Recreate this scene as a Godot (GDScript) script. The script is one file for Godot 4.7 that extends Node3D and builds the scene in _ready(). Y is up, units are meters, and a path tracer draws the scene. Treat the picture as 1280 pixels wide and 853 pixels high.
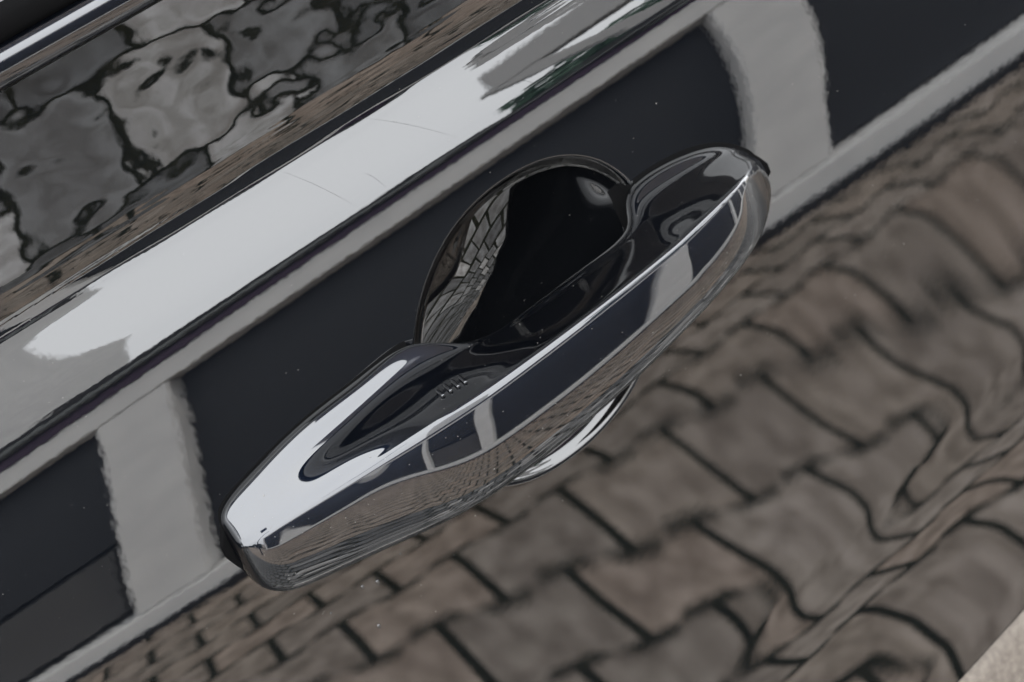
extends Node3D

# ---------------------------------------------------------------- numbers
const SLOPE := 0.09                 # the door's lines climb towards the rear
const HANDLE_Y := 0.95
const SPLIT_N := 2400
var prof_z := PackedFloat64Array()  # door profile against height: depth and slope
var prof_s := PackedFloat64Array()
var crease_z := PackedFloat64Array()
var crease_s := PackedFloat64Array()
const PROF_0 := 0.25
const PROF_STEP := 0.0005
const CREASE_0 := -0.45
var rng := RandomNumberGenerator.new()
var used := {}
var car: Node3D

# ---------------------------------------------------------------- small helpers
func numbered(called: String, parent: Node) -> String:
	var key := str(parent.get_instance_id()) + called
	var n: int = used.get(key, -1) + 1
	used[key] = n
	return called if n == 0 else "%s_%03d" % [called, n]

func thing(called: String, label: String, category: String, at := Vector3.ZERO, turn := 0.0, group := "") -> Node3D:
	var o := Node3D.new()
	o.name = numbered(called, self)
	add_child(o, true)
	o.position = at
	o.rotation.y = turn
	o.set_meta("label", label)
	o.set_meta("category", category)
	if group != "":
		o.set_meta("group", group)
	return o

func put(called: String, mesh: Mesh, mat: Material, parent: Node, at := Vector3.ZERO, turn := Vector3.ZERO) -> MeshInstance3D:
	var m := MeshInstance3D.new()
	m.mesh = mesh
	m.material_override = mat
	m.name = numbered(called, parent)
	parent.add_child(m, true)
	m.position = at
	m.rotation = turn
	return m

func lin(r: float, g: float, b: float) -> Color:
	return Color(r, g, b).linear_to_srgb()

func mat(c: Color, rough := 0.6, spec := 0.5) -> StandardMaterial3D:
	var m := StandardMaterial3D.new()
	m.albedo_color = c
	m.roughness = rough
	m.metallic_specular = spec
	return m

func grid_mesh(p: PackedVector3Array, n: PackedVector3Array, uv: PackedVector2Array, rows: int, cols: int, wrap := false, flip := false) -> ArrayMesh:
	var idx := PackedInt32Array()
	for i in rows - 1:
		for j in (cols if wrap else cols - 1):
			var k := (j + 1) % cols
			var a := i * cols + j
			var b := i * cols + k
			var c := (i + 1) * cols + j
			var d := (i + 1) * cols + k
			if flip:
				idx.append_array([a, c, b, b, c, d])
			else:
				idx.append_array([a, b, c, b, d, c])
	var arr := []
	arr.resize(Mesh.ARRAY_MAX)
	arr[Mesh.ARRAY_VERTEX] = p
	arr[Mesh.ARRAY_NORMAL] = n
	if uv.size() > 0:
		arr[Mesh.ARRAY_TEX_UV] = uv
	arr[Mesh.ARRAY_INDEX] = idx
	var m := ArrayMesh.new()
	m.add_surface_from_arrays(Mesh.PRIMITIVE_TRIANGLES, arr)
	return m

# a grid of points with normals from its own differences
func lofted(p: PackedVector3Array, rows: int, cols: int, wrap: bool, out_from: PackedVector3Array) -> ArrayMesh:
	var n := PackedVector3Array()
	n.resize(p.size())
	var agree := 0.0
	for i in rows:
		for j in cols:
			var i0 := maxi(i - 1, 0)
			var i1 := mini(i + 1, rows - 1)
			var j0 := (j - 1 + cols) % cols if wrap else maxi(j - 1, 0)
			var j1 := (j + 1) % cols if wrap else mini(j + 1, cols - 1)
			var du := p[i1 * cols + j] - p[i0 * cols + j]
			var dv := p[i * cols + j1] - p[i * cols + j0]
			var c := du.cross(dv)
			n[i * cols + j] = c.normalized() if c.length() > 1e-14 else Vector3(0, 0, 1)
			agree += c.normalized().dot(p[i * cols + j] - out_from[i])
	var flip := agree < 0.0
	if flip:
		for k in n.size():
			n[k] = -n[k]
	return grid_mesh(p, n, PackedVector2Array(), rows, cols, wrap, flip)

# box with chamfered long edges, as one small mesh
func block(size: Vector3, cut: float) -> ArrayMesh:
	var st := SurfaceTool.new()
	st.begin(Mesh.PRIMITIVE_TRIANGLES)
	st.set_smooth_group(-1)
	var h := size / 2.0
	var c := minf(cut, minf(h.x, minf(h.y, h.z)) * 0.9)
	# eight corners, three points each
	var pt := func(s: Vector3, axis: int) -> Vector3:
		var v := Vector3(s.x * (h.x - c), s.y * (h.y - c), s.z * (h.z - c))
		v[axis] = s[axis] * h[axis]
		return v
	for axis in 3:
		var a1 := (axis + 1) % 3
		var a2 := (axis + 2) % 3
		for s0 in [-1.0, 1.0]:
			var q: Array[Vector3] = []
			for w in [[-1.0, -1.0], [1.0, -1.0], [1.0, 1.0], [-1.0, 1.0]]:
				var s := Vector3.ZERO
				s[axis] = s0
				s[a1] = w[0]
				s[a2] = w[1]
				q.append(pt.call(s, axis))
			quad(st, q[0], q[1], q[2], q[3])
		for s1 in [-1.0, 1.0]:
			for s2 in [-1.0, 1.0]:
				var e: Array[Vector3] = []
				for w in [-1.0, 1.0]:
					var s := Vector3.ZERO
					s[axis] = w
					s[a1] = s1
					s[a2] = s2
					e.append(pt.call(s, a1))
					e.append(pt.call(s, a2))
				quad(st, e[0], e[1], e[3], e[2])
	for x in [-1.0, 1.0]:
		for y in [-1.0, 1.0]:
			for z in [-1.0, 1.0]:
				var s := Vector3(x, y, z)
				tri(st, pt.call(s, 0), pt.call(s, 1), pt.call(s, 2))
	st.generate_normals()
	return st.commit()

func tri(st: SurfaceTool, a: Vector3, b: Vector3, c: Vector3) -> void:
	# outward from the origin, front faces clockwise
	var n := (b - a).cross(c - a)
	if n.dot(a + b + c) > 0.0:
		st.add_vertex(a); st.add_vertex(c); st.add_vertex(b)
	else:
		st.add_vertex(a); st.add_vertex(b); st.add_vertex(c)

func quad(st: SurfaceTool, a: Vector3, b: Vector3, c: Vector3, d: Vector3) -> void:
	tri(st, a, b, c)
	tri(st, a, c, d)

func table(keys: Array, values: Array, x: float) -> float:
	if x <= keys[0]:
		return values[0]
	for k in range(1, keys.size()):
		if x <= keys[k]:
			return lerpf(values[k - 1], values[k], (x - keys[k - 1]) / (keys[k] - keys[k - 1]))
	return values[-1]

func smoothed(a: PackedFloat64Array, sigma: float) -> PackedFloat64Array:
	var r := int(ceil(sigma * 3.0))
	var w := PackedFloat64Array()
	var total := 0.0
	for k in range(-r, r + 1):
		w.append(exp(-0.5 * pow(k / sigma, 2.0)))
		total += w[-1]
	var out := PackedFloat64Array()
	out.resize(a.size())
	for i in a.size():
		var t := 0.0
		for k in range(-r, r + 1):
			t += w[k + r] * a[clampi(i + k, 0, a.size() - 1)]
		out[i] = t / total
	return out

# natural cubic spline through (0, v0), (1, v1) ...
func spline(v: Array) -> PackedFloat64Array:
	var n := v.size()
	var m := PackedFloat64Array()
	m.resize(n)
	var c := PackedFloat64Array()
	var d := PackedFloat64Array()
	c.resize(n)
	d.resize(n)
	for i in range(1, n - 1):
		var w: float = 4.0 - c[i - 1]
		c[i] = 1.0 / w
		d[i] = (6.0 * (v[i + 1] - 2.0 * v[i] + v[i - 1]) - d[i - 1]) / w
	for i in range(n - 2, 0, -1):
		m[i] = d[i] - c[i] * m[i + 1]
	return m

func at_spline(v: Array, m: PackedFloat64Array, s: float) -> float:
	var i := clampi(int(s), 0, v.size() - 2)
	var t := s - i
	var u := 1.0 - t
	return u * v[i] + t * v[i + 1] + ((u * u * u - u) * m[i] + (t * t * t - t) * m[i + 1]) / 6.0

# ---------------------------------------------------------------- the door's skin
func build_profile() -> void:
	var ky := [0.40, 0.60, 0.70, 0.76, 0.82, 0.85, 0.87, 0.885, 0.90, 0.92, 0.94, 0.96, 0.98, 0.995, 1.003, 1.009, 1.014, 1.0255, 1.029, 1.032, 1.036, 1.041, 1.048, 1.07, 1.09, 1.13, 1.3]
	var kt := [12.2, 12.2, 11.8, 11.2, 9.9, 9.0, 8.5, 8.5, 8.85, 9.56, 10.9, 14.1, 18.0, 20.5, 21.5, 24.0, 28.0, 29.0, 25.0, 15.0, 2.0, -7.0, -10.0, -12.5, -13.0, -12.0, -10.0]
	var s := PackedFloat64Array()
	for i in SPLIT_N:
		s.append(-tan(deg_to_rad(table(ky, kt, PROF_0 + i * PROF_STEP))))
	prof_s = smoothed(s, 4.0)
	prof_z = PackedFloat64Array([0.0])
	for i in range(1, SPLIT_N):
		prof_z.append(prof_z[-1] + 0.5 * (prof_s[i] + prof_s[i - 1]) * PROF_STEP)
	var base := prof_z[int((HANDLE_Y - PROF_0) / PROF_STEP)]
	for i in SPLIT_N:
		prof_z[i] -= base
	var cq := [-0.3, -0.105, -0.09, -0.083, -0.065, -0.04, -0.02, -0.008, 0.002, 0.01, 0.018, 0.03, 0.2]
	var ct := [2.0, 2.0, 2.0, 1.6, 0.3, -0.4, -0.3, 0.7, 1.2, 0.9, 0.3, 0.0, 0.0]
	s = PackedFloat64Array()
	for i in 1900:
		s.append(-tan(deg_to_rad(table(cq, ct, CREASE_0 + i * PROF_STEP))))
	crease_s = smoothed(s, 5.0)
	crease_z.resize(1900)
	crease_z[1899] = 0.0
	for i in range(1898, -1, -1):
		crease_z[i] = crease_z[i + 1] - 0.5 * (crease_s[i] + crease_s[i + 1]) * PROF_STEP

var wave_noise := FastNoiseLite.new()

# the pressed sheet is slightly wavy between shoulder and belt
func waves(x: float, y: float) -> float:
	return wave_noise.get_noise_2d(x * 1000.0, y * 1400.0) * 0.000062

# fine lengthwise ripples in the tight bends of the sheet
func streaks(x: float, yp: float) -> float:
	return wave_noise.get_noise_2d(x * 260.0 + 900.0, yp * 6600.0) * 0.00004

func look_up(t: PackedFloat64Array, x: float, x0: float) -> float:
	var f := clampf((x - x0) / PROF_STEP, 0.0, t.size() - 1.001)
	var i := int(f)
	return lerpf(t[i], t[i + 1], f - i)

# depth and its slopes along x and y
func skin(x: float, y: float) -> Vector3:
	var yp := y - SLOPE * x
	var s := look_up(prof_s, yp, PROF_0)
	var q := y - 0.740 - 0.215 * x
	var c := look_up(crease_s, q, CREASE_0)
	var yy := y - 0.95
	var e := exp(-yy * yy / 0.0144)
	var g := yy * e
	var dg := (1.0 - 2.0 * yy * yy / 0.0144) * e
	var w := Vector3.ZERO
	if yp > 1.03 and yp < 1.13:
		var k := smoothstep(1.032, 1.052, yp) * (1.0 - smoothstep(1.098, 1.108, yp))
		var here := waves(x, y)
		w = Vector3(here, (waves(x + 0.0005, y) - here) / 0.0005, (waves(x, y + 0.0005) - here) / 0.0005) * k
	if (yp > 1.018 and yp < 1.05) or (yp > 1.001 and yp < 1.014):
		var k2 := 1.6 * smoothstep(1.022, 1.030, yp) * (1.0 - smoothstep(1.040, 1.05, yp)) + 0.3 * smoothstep(1.001, 1.006, yp) * (1.0 - smoothstep(1.009, 1.014, yp))
		var s0 := streaks(x, yp)
		var sx := (streaks(x + 0.002, yp) - s0) / 0.002
		var sy := (streaks(x, yp + 0.0004) - s0) / 0.0004
		w += Vector3(s0, sx - SLOPE * sy, sy) * k2
	return w + Vector3(look_up(prof_z, yp, PROF_0) + look_up(crease_z, q, CREASE_0) - 0.0535 * x * x + 0.089 * x * g - 0.002 * x,
		-SLOPE * s - 0.215 * c + 0.089 * g - 0.002 - 0.107 * x,
		s + c + 0.089 * x * dg)

const CUP_A := 0.025
const CUP_B := -0.0168
const CUP_W := 0.0575
const CUP_H := 0.0526
const CUP_LEAN := 0.2
const CUP_RAMP := 0.53
const CUP_POW := 2.15
var cup_h := PackedFloat64Array()
var cup_d := PackedFloat64Array()

func build_cup_profile() -> void:
	# slope of the bowl against the radius (1 = rim)
	var kr := [0.0, 0.32, 0.5, 0.88, 0.94, 0.98, 1.0, 1.022, 1.4]
	var ks := [0.05, 0.41, 0.47, 0.5, 0.7, 1.4, 1.1, 0.0, 0.0]
	var s := PackedFloat64Array()
	for i in 701:
		s.append(table(kr, ks, i * 0.002))
	cup_d = smoothed(s, 4.0)
	cup_d[0] = 0.0
	cup_h.resize(701)
	cup_h[700] = 0.0
	for i in range(699, -1, -1):
		cup_h[i] = cup_h[i + 1] + 0.5 * (cup_d[i] + cup_d[i + 1]) * 0.002

func skin_with_cup(x: float, y: float) -> Vector3:
	var v := skin(x, y)
	var db := y - HANDLE_Y - SLOPE * x - CUP_B
	var da := x - CUP_A - CUP_LEAN * db
	var pa := pow(absf(da) / CUP_W, CUP_POW)
	var pb := pow(absf(db) / CUP_H, CUP_POW)
	var r := pow(pa + pb, 1.0 / CUP_POW)
	if r >= 1.39:
		return v
	var f := r / 0.002
	var i := int(f)
	var size := 0.053
	var h := lerpf(cup_h[i], cup_h[i + 1], f - i) * size
	var d := lerpf(cup_d[i], cup_d[i + 1], f - i) * size
	# the bowl is deep above and ramps out gently below
	var tilt := 1.0 + CUP_RAMP * db / CUP_H
	v.x -= h * tilt
	v.y += SLOPE * h * CUP_RAMP / CUP_H
	v.z -= h * CUP_RAMP / CUP_H
	d *= tilt
	if r > 1e-4:
		var k := pow(r, 1.0 - CUP_POW)
		var ra := k * pow(absf(da) / CUP_W, CUP_POW - 1.0) * signf(da) / CUP_W
		var rb := k * pow(absf(db) / CUP_H, CUP_POW - 1.0) * signf(db) / CUP_H
		v.y += d * (ra * (1.0 + CUP_LEAN * SLOPE) - SLOPE * rb)
		v.z += d * (rb - CUP_LEAN * ra)
	return v

const DOOR_X0 := -0.72
const DOOR_X1 := 0.86
const DOOR_Y0 := 0.42
const DOOR_TOP := 1.109   # along the sloping line

func door_ring(ts: Array, cols: int) -> ArrayMesh:
	var p := PackedVector3Array()
	var n := PackedVector3Array()
	var uv := PackedVector2Array()
	for t in ts:
		for j in cols:
			var th := TAU * j / cols
			var c := cos(th)
			var s := sin(th)
			var ro := pow(pow(absf(c), CUP_POW) + pow(absf(s), CUP_POW), -1.0 / CUP_POW)
			var a := c * ro * CUP_W
			var b := s * ro * CUP_H
			var q: Vector2
			if t <= 1.2:
				q = Vector2(CUP_A + (a + b * CUP_LEAN) * t, CUP_B + b * t)
			else:
				var from := Vector2(CUP_A + (a + b * CUP_LEAN) * 1.2, CUP_B + b * 1.2)
				# out to the edge of the door
				var dir := Vector2(c, s)
				var far := 1e9
				if dir.x > 1e-6: far = minf(far, (DOOR_X1 - from.x) / dir.x)
				if dir.x < -1e-6: far = minf(far, (DOOR_X0 - from.x) / dir.x)
				if dir.y > 1e-6: far = minf(far, (DOOR_TOP - HANDLE_Y - from.y) / dir.y)
				if dir.y < -1e-6: far = minf(far, (DOOR_Y0 - HANDLE_Y - from.y) / dir.y)
				q = from + dir * far * (t - 1.2)
			var x := q.x
			var y := HANDLE_Y + SLOPE * x + q.y
			var v := skin_with_cup(x, y)
			p.append(Vector3(x, y, v.x))
			n.append(Vector3(-v.y, -v.z, 1.0).normalized())
			uv.append(Vector2((x + 0.3) / 0.72, (y - 0.6) / 0.54))
	return grid_mesh(p, n, uv, ts.size(), cols, true, false)

# ---------------------------------------------------------------- the handle
const STEP_A := [-119.6, -119.0, -116.5, -110.0, -99.0, -76.0, -50.0, -28.0, -10.0, 14.0, 42.0, 67.0, 79.0, 104.0, 124.0, 134.5, 138.5, 139.2]
const STEP_BG := [-20.00, -12.00, -6.00, -2.50, 0.50, 5.00, 7.00, 8.00, 1.50, -0.80, 0.40, 2.40, 8.40, 8.00, 1.50, -7.00, -13.00, -19.00]
const STEP_CG := [0.00, 2.00, 4.00, 4.50, 4.50, 4.50, 4.50, 5.00, 16.00, 18.00, 18.00, 16.00, 4.50, 3.50, 3.00, 2.50, 1.50, 0.00]
const STEP_BT := [-20.00, -14.00, -9.30, -6.50, -4.20, -2.20, 0.60, 2.20, 0.60, -1.20, -0.20, 1.60, 4.80, 4.20, -0.30, -8.20, -14.00, -19.00]
const STEP_CE := [0.00, 4.00, 7.50, 9.20, 10.00, 10.00, 9.50, 13.00, 19.50, 21.00, 21.00, 19.00, 11.00, 9.00, 8.00, 5.00, 2.50, 0.00]
const STEP_BR := [-20.00, -18.00, -16.00, -14.50, -13.00, -9.60, -4.40, -2.80, -2.00, -1.00, -0.50, -0.10, 0.50, 1.00, -3.20, -11.00, -16.00, -19.00]
const STEP_CR := [0.00, 8.00, 14.50, 18.50, 21.50, 28.50, 38.00, 42.50, 44.00, 44.50, 43.20, 41.00, 39.50, 33.50, 21.00, 11.00, 4.50, 0.00]
const STEP_BB := [-20.00, -29.00, -37.00, -42.00, -44.50, -45.50, -45.50, -44.50, -43.00, -41.00, -38.00, -34.60, -32.90, -29.00, -25.50, -23.00, -21.50, -19.00]
const STEP_CB := [-4.00, -4.00, -4.00, -4.00, -4.00, -4.00, -4.00, 2.00, 13.00, 14.00, 14.00, 11.00, -2.00, -4.00, -4.00, -4.00, -4.00, -4.00]
var spl := {}

func handle_ready() -> void:
	for k in [["a", STEP_A], ["bg", STEP_BG], ["cg", STEP_CG], ["bt", STEP_BT], ["ce", STEP_CE], ["br", STEP_BR], ["cr", STEP_CR], ["bb", STEP_BB], ["cb", STEP_CB]]:
		spl[k[0]] = [k[1], spline(k[1])]

func hv(k: String, s: float) -> float:
	return at_spline(spl[k][0], spl[k][1], s)

func handle_section(s: float) -> Array:
	# control points (b, c) from the back of the top edge over the ridge to the back of the lower edge
	var bt := hv("bt", s)
	var ce := hv("ce", s)
	var br := hv("br", s)
	var cr := hv("cr", s)
	var bb := hv("bb", s)
	var cb := hv("cb", s)
	var e := Vector2(bt, ce)
	var r := Vector2(br, cr)
	var k := smoothstep(-95.0, -68.0, hv("a", s))
	var hf := br - bb
	var f := hf / 38.0
	var a := hv("a", s)
	var sharp := smoothstep(-92.0, -38.0, a) * (1.0 - smoothstep(118.0, 134.0, a))
	var g := Vector2(hv("bg", s), hv("cg", s))
	var e1 := e
	var d2: Vector2 = r - e1
	var dn: Vector2 = d2.normalized()
	var out: Array = [Vector2(lerpf(bt, bb, 0.35), cb), Vector2(g.x - 2.0 * f, cb), Vector2(g.x, lerpf(cb, g.y, 0.5)), g,
		(g + e1) / 2.0, e1, e1 + d2 * lerp(Vector2(0.35, 0.4), lerp(Vector2(0.2, 0.5), Vector2(0.42, 0.5), sharp), k),
		(e1 + d2 * lerp(Vector2(0.68, 0.76), Vector2(0.4, 0.8), k)).lerp(r - dn * 5.0 * f, sharp),
		(e1 + d2 * 0.9).lerp(r - dn * 1.9 * f, sharp), r.lerp(r + Vector2(-0.1, -0.1), sharp), 
		Vector2(bb + 2.0 * f, lerpf(cr, cb, 0.06)), Vector2(bb, lerpf(cr, cb, 0.35)), Vector2(bb + 1.5 * f, lerpf(cr, cb, 0.8)), Vector2(bb + 5.0 * f, cb), Vector2(lerpf(bt, bb, 0.65), cb)]
	var bow := smoothstep(-135.0, -28.0, a)
	var low := [1.0, 1.9, 2.5, 2.9, 3.0, 2.7, 1.9, 0.4]
	var full := [0.95, 1.95, 2.95, 4.15, 5.15, 5.85, 6.1, 5.0]
	var round_down := [-3.2, -6.2, -9.5, -13.5, -18.0, -22.5, -28.0, -32.5]
	var down := [-1.9, -4.2, -7.5, -12.0, -17.0, -22.0, -28.0, -32.5]
	for i in 8:
		out.insert(10 + i, r + Vector2(lerpf(round_down[i], down[i], bow), lerpf(low[i], full[i], bow)) * f)
	return out

func b_spline(c: Array, t: float) -> Vector2:
	# uniform cubic, ends clamped by mirrored points; t in 0 .. n-1
	var n := c.size()
	var i := clampi(int(t), 0, n - 2)
	var u := t - i
	var p1: Vector2 = c[i]
	var p2: Vector2 = c[i + 1]
	var p0: Vector2 = c[i - 1] if i > 0 else 2.0 * p1 - p2
	var p3: Vector2 = c[i + 2] if i + 2 < n else 2.0 * p2 - p1
	return (p0 * pow(1.0 - u, 3.0) + p1 * (3.0 * u * u * u - 6.0 * u * u + 4.0) + p2 * (-3.0 * u * u * u + 3.0 * u * u + 3.0 * u + 1.0) + p3 * u * u * u) / 6.0

func from_handle(a: float, bc: Vector2) -> Vector3:
	return Vector3(a * 0.001, HANDLE_Y + SLOPE * a * 0.001 + bc.x * 0.001, bc.y * 0.001)

func handle_point(s: float, t: float) -> Vector3:
	return from_handle(hv("a", s), b_spline(handle_section(s), t))

func handle_mesh() -> ArrayMesh:
	var rows := 321
	var cols := 211
	var p := PackedVector3Array()
	var mid := PackedVector3Array()
	for i in rows:
		var s := 17.0 * i / (rows - 1)
		var sec := handle_section(s)
		var a := hv("a", s)
		for j in cols:
			p.append(from_handle(a, b_spline(sec, (sec.size() - 1.0) * j / (cols - 1))))
		mid.append(from_handle(a, Vector2((hv("bt", s) + hv("bb", s)) / 2.0, lerpf(hv("cb", s), hv("cr", s), 0.5))))
	return lofted(p, rows, cols, false, mid)

# ---------------------------------------------------------------- paint and other materials
func peel_texture() -> ImageTexture:
	# fine ripples of sprayed lacquer, calmer on the lower half of the door
	var wide := 1440
	var high := 1080
	var a := FastNoiseLite.new()
	a.seed = 4
	a.noise_type = FastNoiseLite.TYPE_SIMPLEX_SMOOTH
	a.frequency = 0.1
	a.fractal_octaves = 2
	a.fractal_gain = 0.5
	var im := a.get_image(wide, high, false, false, true)
	im.convert(Image.FORMAT_L8)
	var d := im.get_data()
	for j in high:
		var y := 0.6 + 0.54 * j / high
		var k := lerpf(0.22, 1.0, smoothstep(0.875, 0.925, y))
		for i in wide:
			var n := j * wide + i
			d[n] = int(128.0 + (d[n] - 128) * k)
	im = Image.create_from_data(wide, high, false, Image.FORMAT_L8, d)
	im.bump_map_to_normal_map(4.0)
	return ImageTexture.create_from_image(im)

func paint(peel: Texture2D, strength: float) -> StandardMaterial3D:
	# blue-black metallic under clear lacquer
	var m := mat(lin(0.0016, 0.0024, 0.0046), 0.42, 0.5)
	m.metallic = 1.0
	m.clearcoat_enabled = true
	m.clearcoat = 1.0
	m.clearcoat_roughness = 0.035
	if peel:
		m = mat(lin(0.0007, 0.0009, 0.0013), 0.015, 0.5)
		m.normal_enabled = true
		m.normal_texture = peel
		m.normal_scale = strength
	return m

func _ready() -> void:
	rng.seed = 11
	# ---- camera
	var cam := Camera3D.new()
	cam.name = "camera"
	add_child(cam)
	var yaw := deg_to_rad(21.55)
	var pitch := deg_to_rad(27.61)
	var roll := deg_to_rad(19.83)
	var f := Vector3(sin(yaw) * cos(pitch), -sin(pitch), -cos(yaw) * cos(pitch))
	var r0 := Vector3(cos(yaw), 0, sin(yaw))
	var u0 := r0.cross(f)
	var r1 := r0 * cos(roll) - u0 * sin(roll)
	var u1 := r0 * sin(roll) + u0 * cos(roll)
	cam.transform = Transform3D(Basis(r1, u1, -f), Vector3(0, 0.95, 0.03) - f * 0.58)
	cam.near = 0.02
	cam.far = 400.0
	var lens := CameraAttributesPhysical.new()
	lens.frustum_focal_length = 35.0
	lens.frustum_near = 0.02
	lens.frustum_far = 400.0
	lens.exposure_aperture = 9.0
	lens.frustum_focus_distance = 0.555
	cam.attributes = lens
	cam.fov = 24.08
	cam.current = true
	# ---- sky, sun, exposure
	var world := WorldEnvironment.new()
	world.name = "world_environment"
	add_child(world)
	var env := Environment.new()
	env.tonemap_mode = Environment.TONE_MAPPER_LINEAR
	env.tonemap_exposure = 14.5
	env.background_mode = Environment.BG_SKY
	var sm := ProceduralSkyMaterial.new()
	sm.sky_top_color = Color(0.98, 0.99, 1.0)
	sm.sky_horizon_color = Color(0.84, 0.85, 0.87)
	sm.ground_horizon_color = Color(0.35, 0.33, 0.31)
	sm.ground_bottom_color = Color(0.3, 0.28, 0.26)
	sm.sun_angle_max = 1.0
	sm.sky_curve = 0.25
	var sky := Sky.new()
	sky.sky_material = sm
	env.sky = sky
	env.sdfgi_enabled = true
	env.ssao_enabled = true
	env.ssil_enabled = true
	world.environment = env
	var sun := DirectionalLight3D.new()
	sun.name = "sun"
	add_child(sun)
	sun.light_energy = 0.2
	sun.light_angular_distance = 14.0
	sun.light_color = Color(1.0, 0.97, 0.93)
	sun.shadow_enabled = true
	sun.look_at_from_position(Vector3(3.0, 7.0, -5.0), Vector3.ZERO)

	wave_noise.seed = 9
	wave_noise.noise_type = FastNoiseLite.TYPE_SIMPLEX_SMOOTH
	wave_noise.frequency = 0.034
	wave_noise.fractal_octaves = 2
	build_profile()
	build_cup_profile()
	handle_ready()
	build_ground()
	build_garages()
	build_tree()
	build_surroundings()
	build_car()
	build_specks()

# ---------------------------------------------------------------- ground
func paver_mesh(l: float, w: float, h: float) -> ArrayMesh:
	# double-T stone: wide at both ends, waisted in the middle
	var k := 0.014
	var o: Array[Vector2] = []
	var half := [Vector2(-0.5, 1), Vector2(-0.27, 1), Vector2(-0.16, -1), Vector2(0.16, -1), Vector2(0.27, 1), Vector2(0.5, 1)]
	for v in half:
		o.append(Vector2(v.x * l, w / 2.0 + v.y * k))
	for i in range(half.size() - 1, -1, -1):
		o.append(Vector2(half[i].x * l, -w / 2.0 - half[i].y * k))
	var n := o.size()
	var st := SurfaceTool.new()
	st.begin(Mesh.PRIMITIVE_TRIANGLES)
	st.set_smooth_group(-1)
	var inner: Array[Vector2] = []
	for v in o:
		inner.append(Vector2(v.x - signf(v.x) * 0.007, v.y - signf(v.y) * 0.007))
	for i in n:
		var j := (i + 1) % n
		var a := Vector3(o[i].x, 0, o[i].y)
		var b := Vector3(o[j].x, 0, o[j].y)
		var a1 := a + Vector3(0, h - 0.0016, 0)
		var b1 := b + Vector3(0, h - 0.0016, 0)
		var a2 := Vector3(inner[i].x, h, inner[i].y)
		var b2 := Vector3(inner[j].x, h, inner[j].y)
		for t in [[a, b, b1], [a, b1, a1], [a1, b1, b2], [a1, b2, a2]]:
			add_out(st, t[0], t[1], t[2], Vector3(0, -0.01, 0))
	for i in 5:
		var a := Vector3(inner[i].x, h, inner[i].y)
		var b := Vector3(inner[i + 1].x, h, inner[i + 1].y)
		var c := Vector3(inner[n - 2 - i].x, h, inner[n - 2 - i].y)
		var d := Vector3(inner[n - 1 - i].x, h, inner[n - 1 - i].y)
		add_out(st, a, b, c, Vector3(0, -1, 0))
		add_out(st, a, c, d, Vector3(0, -1, 0))
	st.generate_normals()
	return st.commit()

func add_out(st: SurfaceTool, a: Vector3, b: Vector3, c: Vector3, from: Vector3) -> void:
	var n := (b - a).cross(c - a)
	var p := (a + b + c) / 3.0 - from
	if n.dot(p) > 0.0:
		st.add_vertex(a); st.add_vertex(c); st.add_vertex(b)
	else:
		st.add_vertex(a); st.add_vertex(b); st.add_vertex(c)

func noise_tex(freq: float, lo: Color, hi: Color, sd: int, size := 512) -> NoiseTexture2D:
	var n := FastNoiseLite.new()
	n.seed = sd
	n.frequency = freq
	n.fractal_octaves = 5
	var t := NoiseTexture2D.new()
	t.width = size
	t.height = size
	t.seamless = true
	t.noise = n
	var g := Gradient.new()
	g.set_color(0, lo)
	g.set_color(1, hi)
	t.color_ramp = g
	return t

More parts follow.
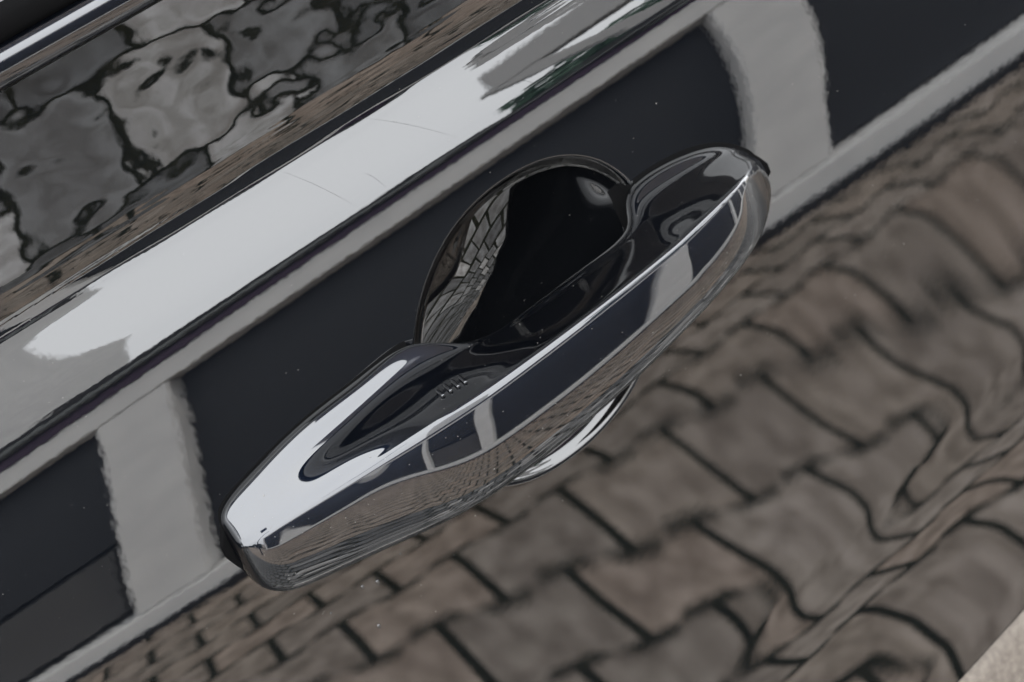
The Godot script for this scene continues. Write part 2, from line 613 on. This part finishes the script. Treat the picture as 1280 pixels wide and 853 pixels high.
func build_ground() -> void:
	var far := put("ground", PlaneMesh.new(), mat(lin(0.2, 0.18, 0.16), 0.9, 0.3), self, Vector3(0, -0.006, 0))
	(far.mesh as PlaneMesh).size = Vector2(300, 300)
	far.set_meta("kind", "structure")
	var pavement := Node3D.new()
	pavement.name = "pavement"
	pavement.set_meta("kind", "structure")
	add_child(pavement)
	pavement.rotation.y = deg_to_rad(2.0)
	var bed := PlaneMesh.new()
	bed.size = Vector2(26, 22)
	var bed_mat := mat(Color.WHITE, 0.95, 0.2)
	bed_mat.albedo_texture = noise_tex(0.02, lin(0.010, 0.011, 0.007), lin(0.035, 0.034, 0.022), 3)
	bed_mat.uv1_scale = Vector3(60, 50, 1)
	put("joint_bed", bed, bed_mat, pavement, Vector3(2, 0, 0))
	var l := 0.31
	var w := 0.26
	var shape := paver_mesh(l - 0.026, w - 0.036, 0.0022)
	var mats: Array[StandardMaterial3D] = []
	var grain := noise_tex(0.012, Color(0.62, 0.6, 0.58), Color(1, 1, 1), 8)
	var tints := [Vector3(0.5, 0.425, 0.36), Vector3(0.46, 0.395, 0.34), Vector3(0.53, 0.435, 0.365), Vector3(0.42, 0.365, 0.315), Vector3(0.54, 0.47, 0.41), Vector3(0.33, 0.33, 0.33), Vector3(0.22, 0.222, 0.225), Vector3(0.44, 0.44, 0.44), Vector3(0.7, 0.69, 0.68)]
	for t in tints:
		var m := mat(lin(t.x, t.y, t.z), 0.85, 0.35)
		m.albedo_texture = grain
		m.uv1_triplanar = true
		m.uv1_world_triplanar = true
		m.uv1_scale = Vector3(1.7, 1.7, 1.7)
		mats.append(m)
	# the stones: those that the door mirrors largest are parts, the rest one mass
	var turn := deg_to_rad(2.0)
	var small := block(Vector3(0.185, 0.03, 0.152), 0.008)
	var spots: Array = []
	for row in range(-32, 32):
		for k in range(-36, 44):
			var p := Vector3((k + 0.5 * posmod(row, 2)) * l, 0, row * w)
			if absf(p.x - 2.0) > 12.5 or absf(p.z) > 8.2 or (row < 6 and row >= -1):
				continue
			var wp := p.rotated(Vector3.UP, turn)
			spots.append([Vector2((wp.x - 1.5) / 1.5, wp.z - 3.0).length() + (9.0 if p.z < 0.0 else 0.0), p, false])
	# a band of grey setts beside the car
	for row in 9:
		for k in range(-30, 60):
			var p := Vector3((k + 0.5 * posmod(row, 2)) * 0.195, 0, 0.06 + row * 0.162)
			spots.append([Vector2((p.x - 0.5) / 1.3, p.z - 0.8).length() + (0.35 if absf(p.x - 0.5) < 1.2 else 4.0), p, true])
	spots.sort_custom(func(x, y): return x[0] < y[0])
	var rest: Array = [[], []]
	for i in spots.size():
		var at: Vector3 = spots[i][1]
		var sett: bool = spots[i][2]
		at.y = rng.randf_range(-0.0004, 0.0004) - (0.0115 if sett else 0.0)
		var flip := PI if rng.randf() < 0.5 else 0.0
		var b := Basis.from_euler(Vector3(rng.randf_range(-0.006, 0.006), rng.randf_range(-0.012, 0.012) + flip, rng.randf_range(-0.006, 0.006)))
		if sett:
			b = Basis.from_euler(Vector3(rng.randf_range(-0.02, 0.02), rng.randf_range(-0.05, 0.05) + flip, rng.randf_range(-0.02, 0.02))).scaled(Vector3(rng.randf_range(0.9, 1.03), 1, rng.randf_range(0.9, 1.02)))
		if i < 300:
			var s := put("sett" if sett else "paving_stone", small if sett else shape, mats[[5, 6, 5, 7, 6, 5, 8][rng.randi() % 7]] if sett else mats[rng.randi() % 5], pavement, at)
			s.basis = b
		else:
			rest[1 if sett else 0].append(Transform3D(b, at))
	for n in 2:
		var many := MultiMesh.new()
		many.transform_format = MultiMesh.TRANSFORM_3D
		many.mesh = small if n == 1 else shape
		many.instance_count = rest[n].size()
		for i in rest[n].size():
			many.set_instance_transform(i, rest[n][i])
		var mm := MultiMeshInstance3D.new()
		mm.multimesh = many
		mm.name = "more_setts" if n == 1 else "more_paving_stones"
		mm.material_override = mats[6] if n == 1 else mats[1]
		mm.set_meta("kind", "stuff")
		pavement.add_child(mm)

# ---------------------------------------------------------------- what the car mirrors
func build_garages() -> void:
	var g := thing("garage_row", "row of low garages with dark doors between pale grey rendered piers", "garage", Vector3(0, 0, 4.427), deg_to_rad(18.0))
	var render_mat := mat(Color.WHITE, 0.85, 0.3)
	render_mat.albedo_texture = noise_tex(0.01, lin(0.68, 0.68, 0.68), lin(0.8, 0.8, 0.79), 21)
	render_mat.uv1_triplanar = true
	render_mat.uv1_scale = Vector3(0.6, 0.6, 0.6)
	var door_mat := mat(lin(0.028, 0.030, 0.035), 0.5, 0.4)
	var low_mat := mat(lin(0.085, 0.083, 0.083), 0.6, 0.4)
	var dark := mat(lin(0.02, 0.02, 0.022), 0.6, 0.4)
	var per := 2.555
	var pier := block(Vector3(0.3, 2.12, 0.4), 0.01)
	for k in range(-2, 6):
		put("pier", pier, render_mat, g, Vector3(-0.03 + per * k, 1.22, 0.2))
	for k in range(-2, 5):
		var x := -0.03 + per * (k + 0.5)
		var w := per - 0.3
		if k == -1:
			put("door_leaf", block(Vector3(w - 0.01, 1.36, 0.06), 0.006), door_mat, g, Vector3(x, 1.6, 0.22))
			put("lower_panel", block(Vector3(w - 0.12, 0.66, 0.05), 0.006), low_mat, g, Vector3(x - 0.02, 0.53, 0.2))
			put("panel_frame", block(Vector3(w - 0.01, 0.7, 0.04), 0.004), dark, g, Vector3(x, 0.55, 0.25))
		else:
			put("door_leaf", block(Vector3(w - 0.01, 2.1, 0.06), 0.006), door_mat, g, Vector3(x, 1.225, 0.22))
	put("threshold", block(Vector3(per * 7 + 0.3, 0.13, 0.42), 0.01), render_mat, g, Vector3(-0.03 + per * 1.5, 0.09, 0.19))
	put("base_strip", block(Vector3(per * 7 + 0.3, 0.05, 0.06), 0.004), dark, g, Vector3(-0.03 + per * 1.5, 0.02, -0.05))
	put("lintel", block(Vector3(per * 7 + 0.3, 0.2, 0.41), 0.008), render_mat, g, Vector3(-0.03 + per * 1.5, 2.385, 0.2))
	put("fascia", block(Vector3(per * 7 + 0.4, 0.08, 0.05), 0.004), mat(lin(0.05, 0.022, 0.06), 0.5), g, Vector3(-0.03 + per * 1.5, 2.53, 0.01))
	put("gutter", block(Vector3(per * 7 + 0.4, 0.07, 0.1), 0.02), mat(lin(0.12, 0.13, 0.13), 0.4), g, Vector3(-0.03 + per * 1.5, 2.61, -0.03))
	put("roof", block(Vector3(per * 7 + 0.5, 0.06, 5.0), 0.005), dark, g, Vector3(-0.03 + per * 1.5, 2.69, 2.46))
	put("back_wall", block(Vector3(per * 7 + 0.3, 2.5, 0.2), 0.005), render_mat, g, Vector3(-0.03 + per * 1.5, 1.38, 4.8))
	put("end_wall", block(Vector3(0.2, 2.5, 4.2), 0.005), render_mat, g, Vector3(-0.03 - per * 2 - 0.05, 1.38, 2.6))
	put("end_wall", block(Vector3(0.2, 2.5, 4.2), 0.005), render_mat, g, Vector3(-0.03 + per * 5 + 0.05, 1.38, 2.6))
	# taller wing to one side
	put("tall_wing", block(Vector3(1.5, 3.4, 4.0), 0.02), render_mat, g, Vector3(-2.0, 4.43, 2.3))
	# steel frame standing on the roof
	var steel := mat(lin(0.42, 0.42, 0.42), 0.6)
	var fr := thing("roof_frame", "pale grey steel frame with a sloping strut standing on the garage roof", "steel frame", Vector3(0, 0, 4.427), deg_to_rad(18.0))
	var strut := block(Vector3(0.22, 1.45, 0.12), 0.01)
	put("strut", strut, steel, fr, Vector3(2.1, 3.2, 0.08), Vector3(0, 0, deg_to_rad(30.0)))
	put("top_beam", block(Vector3(5.0, 0.26, 0.14), 0.01), steel, fr, Vector3(4.2, 3.86, 0.08))
	put("post", block(Vector3(0.2, 1.2, 0.12), 0.01), steel, fr, Vector3(6.4, 3.2, 0.08))
	put("post", block(Vector3(0.2, 1.2, 0.12), 0.01), steel, fr, Vector3(4.6, 3.2, 0.08))

func build_tree() -> void:
	var t := thing("tree", "leafy green tree rising behind the garages beside the steel roof frame", "tree", Vector3(5.6, 0, 9.5))
	var bark := mat(lin(0.06, 0.045, 0.035), 0.9)
	var cyl := CylinderMesh.new()
	cyl.bottom_radius = 0.2
	cyl.top_radius = 0.07
	cyl.height = 4.6
	cyl.radial_segments = 10
	put("trunk", cyl, bark, t, Vector3(0, 2.3, 0))
	var leaf := mat(lin(0.05, 0.11, 0.07), 0.6)
	leaf.cull_mode = BaseMaterial3D.CULL_DISABLED
	var st := SurfaceTool.new()
	st.begin(Mesh.PRIMITIVE_TRIANGLES)
	for i in 2600:
		var d := Vector3(rng.randfn(), rng.randfn(), rng.randfn()).normalized() * pow(rng.randf(), 0.45)
		var c := Vector3(d.x * 1.9, 5.2 + d.y * 1.7, d.z * 1.9)
		var b := Basis.from_euler(Vector3(rng.randf() * TAU, rng.randf() * TAU, rng.randf() * TAU))
		var k := rng.randf_range(0.08, 0.16)
		for v in [Vector3(-1, 0, 0), Vector3(0, 0.1, 1), Vector3(0, 0, -1), Vector3(0, 0, -1), Vector3(0, 0.1, 1), Vector3(1, 0, 0)]:
			st.add_vertex(c + b * (v * k))
	st.generate_normals()
	put("crown", st.commit(), leaf, t)

func build_surroundings() -> void:
	# a carport roof overhead: its grey underside shows in the top of the handle
	var cp := thing("carport", "flat grey carport roof on slim posts reaching over the car", "carport", Vector3(2.5, 0, -0.9))
	var under := mat(lin(0.4, 0.4, 0.42), 0.8)
	put("roof_slab", block(Vector3(5.6, 0.16, 3.4), 0.02), under, cp, Vector3(0, 3.6, 0))
	for x in [-2.3, 2.3]:
		put("post", block(Vector3(0.1, 3.52, 0.1), 0.01), under, cp, Vector3(x, 1.76, -1.55))
	# what the nose of the handle mirrors: a post, a fence and a hedge behind it
	var iron := mat(lin(0.02, 0.02, 0.022), 0.5)
	var p := thing("lamp_post", "slim dark metal lamp post standing alone on the paving", "lamp post", Vector3(-3.1, 0, 2.6))
	var c := CylinderMesh.new()
	c.bottom_radius = 0.09
	c.top_radius = 0.06
	c.height = 4.2
	put("pole", c, iron, p, Vector3(0, 2.1, 0))
	var h := CapsuleMesh.new()
	h.radius = 0.09
	h.height = 0.7
	put("lamp_head", h, iron, p, Vector3(0.2, 4.2, 0), Vector3(0, 0, deg_to_rad(80.0)))
	var f := thing("fence", "dark iron railing along the far edge of the paving", "fence", Vector3(-11.0, 0, 2.0), deg_to_rad(80.0))
	for i in 9:
		put("post", block(Vector3(0.08, 1.2, 0.08), 0.01), iron, f, Vector3(-10.0 + i * 2.5, 0.6, 0))
	for y in [0.25, 0.7, 1.1]:
		put("rail", block(Vector3(20.0, 0.05, 0.05), 0.01), iron, f, Vector3(0, y, 0))
	var t := thing("hedge", "dark leafy hedge growing behind the iron railing", "hedge", Vector3(-13.0, 0, 2.0), deg_to_rad(80.0))
	var st := SurfaceTool.new()
	st.begin(Mesh.PRIMITIVE_TRIANGLES)
	for i in 5000:
		var q := Vector3(rng.randf_range(-14.0, 14.0), 0.0, rng.randf_range(-0.6, 0.6))
		q.y = rng.randf() * (1.6 + 0.7 * sin(q.x * 1.1) * sin(q.x * 0.37 + 1.0))
		var b := Basis.from_euler(Vector3(rng.randf() * TAU, rng.randf() * TAU, rng.randf() * TAU))
		for v in [Vector3(-1, 0, 0), Vector3(0, 0.1, 1), Vector3(0, 0, -1), Vector3(0, 0, -1), Vector3(0, 0.1, 1), Vector3(1, 0, 0)]:
			st.add_vertex(q + b * (v * 0.16))
	st.generate_normals()
	var leaf := mat(lin(0.035, 0.05, 0.03), 0.7)
	leaf.cull_mode = BaseMaterial3D.CULL_DISABLED
	put("foliage", st.commit(), leaf, t)

func on_skin(x: float, y: float) -> Array:
	var v := skin_with_cup(x, y)
	return [Vector3(x, y, v.x), Vector3(-v.y, -v.z, 1.0).normalized()]

func build_specks() -> void:
	# dust on the lacquer, a few drops of water and hair scratches
	var ball := SphereMesh.new()
	ball.radius = 0.00018
	ball.height = 0.00026
	ball.radial_segments = 8
	ball.rings = 4
	var many := MultiMesh.new()
	many.transform_format = MultiMesh.TRANSFORM_3D
	many.mesh = ball
	many.instance_count = 420
	for i in 420:
		var x := rng.randf_range(-0.2, 0.3)
		var yp := rng.randf_range(0.86, 1.04)
		var at: Vector3 = on_skin(x, yp + SLOPE * x)[0]
		if i < 150:
			at = handle_point(rng.randf_range(2.5, 14.0), rng.randf_range(4.0, 16.0))
		many.set_instance_transform(i, Transform3D(Basis().scaled(Vector3.ONE * rng.randf_range(0.35, 1.0) * (1.6 if i % 17 == 0 else 1.0)), at))
	var dust := MultiMeshInstance3D.new()
	dust.multimesh = many
	dust.name = "dust_specks"
	dust.material_override = mat(lin(0.1, 0.096, 0.09), 0.9, 0.2)
	add_child(dust)
	dust.set_meta("kind", "stuff")
	dust.set_meta("label", "pale dust specks scattered over the black lacquer")
	var water := mat(lin(0.003, 0.003, 0.003), 0.02, 0.6)
	var drops := [Vector2(-0.083, 0.880), Vector2(-0.077, 0.8785), Vector2(-0.098, 0.8775), Vector2(-0.084, 0.8625), Vector2(-0.056, 0.8905), Vector2(-0.0645, 0.8835)]
	var d := SphereMesh.new()
	d.radius = 0.0009
	d.height = 0.0018
	d.radial_segments = 24
	d.rings = 12
	for i in drops.size():
		var q: Array = on_skin(drops[i].x, drops[i].y)
		var o := put("water_drop", d, water, self, q[0])
		var k := [1.0, 1.2, 0.5, 1.1, 0.6, 0.5][i] as float
		var n: Vector3 = q[1]
		var tx := n.cross(Vector3.UP).normalized()
		o.basis = Basis(tx * k * 0.7, n.cross(tx) * k, n * k * 0.45)
		o.set_meta("category", "water drop")
		o.set_meta("group", "water drops under the handle")
		o.set_meta("label", ["water drop below the handle's left end, the uppermost of a close pair", "water drop below the handle's left end, the lower and larger of a close pair", "smallest water drop, alone under the handle's rounded left end", "lone water drop lowest down on the mirrored paving", "speck-like water drop nearest the underside of the grip", "speck-like water drop between the close pair and the grip"][i])

# ---------------------------------------------------------------- the car
func side_strip(rows: Array, x0: float, x1: float, count: int, m: Material, called: String, parent: Node) -> MeshInstance3D:
	# a moulding swept along the sloping belt line; rows of (offset up, offset out) round its section
	var p := PackedVector3Array()
	var mid := PackedVector3Array()
	for i in count:
		var x := lerpf(x0, x1, float(i) / (count - 1))
		var y := DOOR_TOP + SLOPE * x
		var z := skin(x, y).x
		for q in rows:
			p.append(Vector3(x, y + q.x, z + q.y))
		var c := Vector2.ZERO
		for q in rows:
			c += q / rows.size()
		mid.append(Vector3(x, y + c.x, z + c.y))
	return put(called, lofted(p, count, rows.size(), true, mid), m, parent)

func oval(cx: float, cy: float, rx: float, ry: float, turn: float, n := 24, power := 2.0) -> Array:
	var out: Array = []
	for i in n:
		var a := TAU * i / n
		var v := Vector2(signf(cos(a)) * pow(absf(cos(a)), 2.0 / power) * rx, signf(sin(a)) * pow(absf(sin(a)), 2.0 / power) * ry).rotated(turn)
		out.append(Vector2(cx, cy) + v)
	return out

func build_car() -> void:
	car = thing("car", "glossy black car seen close at its door handle, mirroring paving and garages", "car")
	var peel := peel_texture()
	var lacquer := paint(peel, 0.0015)
	var lacquer_handle := paint(null, 0.0)
	var rubber := mat(lin(0.0015, 0.0015, 0.0016), 0.9, 0.1)
	var ts: Array = []
	for i in 60:
		ts.append(1.0 + 0.2 * i / 60.0)
	for i in 301:
		ts.append(1.2 + pow(i / 300.0, 1.25))
	put("door_panel", door_ring(ts, 960), lacquer, car)
	ts = []
	for i in 121:
		ts.append(pow(i / 120.0, 0.8))
	put("handle_cup", door_ring(ts, 960), mat(lin(0.0009, 0.001, 0.0012), 0.02, 0.5), car)
	var handle := put("door_handle", handle_mesh(), lacquer_handle, car)
	# four raised touch marks on the top of the grip
	for k in 4:
		var cap := CapsuleMesh.new()
		cap.radius = 0.0008
		cap.height = 0.0055
		cap.radial_segments = 12
		cap.rings = 4
		var s := 6.75 + 0.16 * k
		var a := handle_point(s, 6.0)
		var b := handle_point(s, 6.9)
		var o := put("touch_ridge", cap, lacquer_handle, handle, (a + b) / 2.0 + Vector3(0, 0.0005, 0.0002))
		var yv := (b - a).normalized()
		var xv := yv.cross(Vector3(0, 0.7, 0.7)).normalized()
		o.basis = Basis(xv, yv, xv.cross(yv))
	# hair scratches in the lacquer
	for c in [[-0.0015, 1.0297, 0.0264, 1.0101], [-0.0388, 1.0262, -0.0208, 1.0049], [-0.012, 1.0136, -0.0074, 1.0061], [0.058, 1.0185, 0.066, 1.0125]]:
		var line := PackedVector3Array()
		var lmid := PackedVector3Array()
		for i in 24:
			var t := i / 23.0
			var q: Array = on_skin(lerpf(c[0], c[2], t), lerpf(c[1], c[3], t) + 0.0012 * sin(t * 3.0))
			var r: float = 0.00005 * (sin(t * PI) + 0.15)
			for j in 6:
				line.append(q[0] + Vector3(cos(j * TAU / 6.0), sin(j * TAU / 6.0), 0.0) * r + q[1] * 0.00002 + Vector3(0, 0, 0.00002 if j < 3 else 0.0))
			lmid.append(q[0])
		put("scratch", lofted(line, 24, 6, true, lmid), mat(lin(0.012, 0.012, 0.012), 0.7, 0.2), car)
	# rubber gaskets under both feet
	for span in [[0.0, 7.0], [11.7, 17.0]]:
		var p := PackedVector3Array()
		var mid := PackedVector3Array()
		var n := 60
		for i in n:
			var s: float = lerpf(span[0], span[1], float(i) / (n - 1))
			var a := hv("a", s)
			var ends := 0.0
			if s < 1.0: ends = -3.0 * (1.0 - s)
			if s > 16.0: ends = 3.0 * (s - 16.0)
			var bt := hv("bg", s) + 3.2
			var bb := hv("bb", s) - 2.0
			var c := PackedVector3Array()
			for j in 9:
				var b := lerpf(bt, bb, j / 8.0)
				var q := from_handle(a + ends, Vector2(b, 0))
				q.z = skin_with_cup(q.x, q.y).x + (0.0012 if j > 0 and j < 8 else -0.001)
				p.append(q)
			mid.append(p[p.size() - 5] - Vector3(0, 0, 0.02))
		put("gasket", lofted(p, n, 9, false, mid), rubber, car)
	# added strip on the door's lower sweep, toned to stand in for bright ground
	var sp := PackedVector3Array()
	var smid := PackedVector3Array()
	for i in 90:
		var x := lerpf(-0.4, 0.6, i / 89.0)
		for q in [Vector2(-0.0822, -0.004), Vector2(-0.0826, 0.001), Vector2(-0.0838, 0.0032), Vector2(-0.087, 0.0045), Vector2(-0.1, 0.005), Vector2(-0.125, 0.0045), Vector2(-0.14, -0.004)]:
			var y: float = 0.740 + 0.215 * x + q.x
			sp.append(Vector3(x, y, skin(x, y).x + q.y))
		smid.append(Vector3(x, 0.64 + 0.215 * x, skin(x, 0.64 + 0.215 * x).x - 0.02))
	var strip_mat := mat(Color.WHITE, 0.8, 0.3)
	strip_mat.albedo_texture = noise_tex(0.05, lin(0.038, 0.032, 0.027), lin(0.085, 0.074, 0.063), 31)
	strip_mat.uv1_triplanar = true
	strip_mat.uv1_scale = Vector3(9, 9, 9)
	put("added_strip", lofted(sp, 90, 7, false, smid), strip_mat, car)
	# belt moulding, rubber seal and window above the door
	side_strip(oval(0.006, 0.003, 0.0065, 0.006, 0.0, 24, 2.6), -0.7, 0.84, 80, lacquer_handle, "belt_moulding", car)
	side_strip(oval(0.0165, -0.003, 0.006, 0.006, 0.0, 20, 2.4), -0.7, 0.84, 80, rubber, "window_seal", car)
	var glass := mat(lin(0.01, 0.011, 0.012), 0.03, 0.5)
	var p2 := PackedVector3Array()
	var mid2 := PackedVector3Array()
	var ring := [Vector2(0.0, 0.0), Vector2(0.1, -0.045), Vector2(0.2, -0.1), Vector2(0.3, -0.165), Vector2(0.3, -0.17), Vector2(0.2, -0.105), Vector2(0.1, -0.05), Vector2(0.0, -0.005)]
	for i in 40:
		var x := lerpf(-0.7, 0.84, i / 39.0)
		var y := DOOR_TOP + SLOPE * x + 0.019
		var z := skin(x, DOOR_TOP + SLOPE * x).x - 0.008
		for q in ring:
			p2.append(Vector3(x, y + q.x, z + q.y))
		mid2.append(Vector3(x, y + 0.15, z - 0.08))
	put("window_glass", lofted(p2, 40, ring.size(), true, mid2), glass, car)
	put("roof", block(Vector3(1.9, 0.06, 1.3), 0.02), lacquer_handle, car, Vector3(0.07, 1.47, -0.83))
	put("sill", block(Vector3(1.9, 0.22, 0.16), 0.03), lacquer_handle, car, Vector3(0.07, 0.31, -0.03))
	put("far_side", block(Vector3(1.9, 1.1, 0.05), 0.02), lacquer_handle, car, Vector3(0.07, 0.8, -1.5))
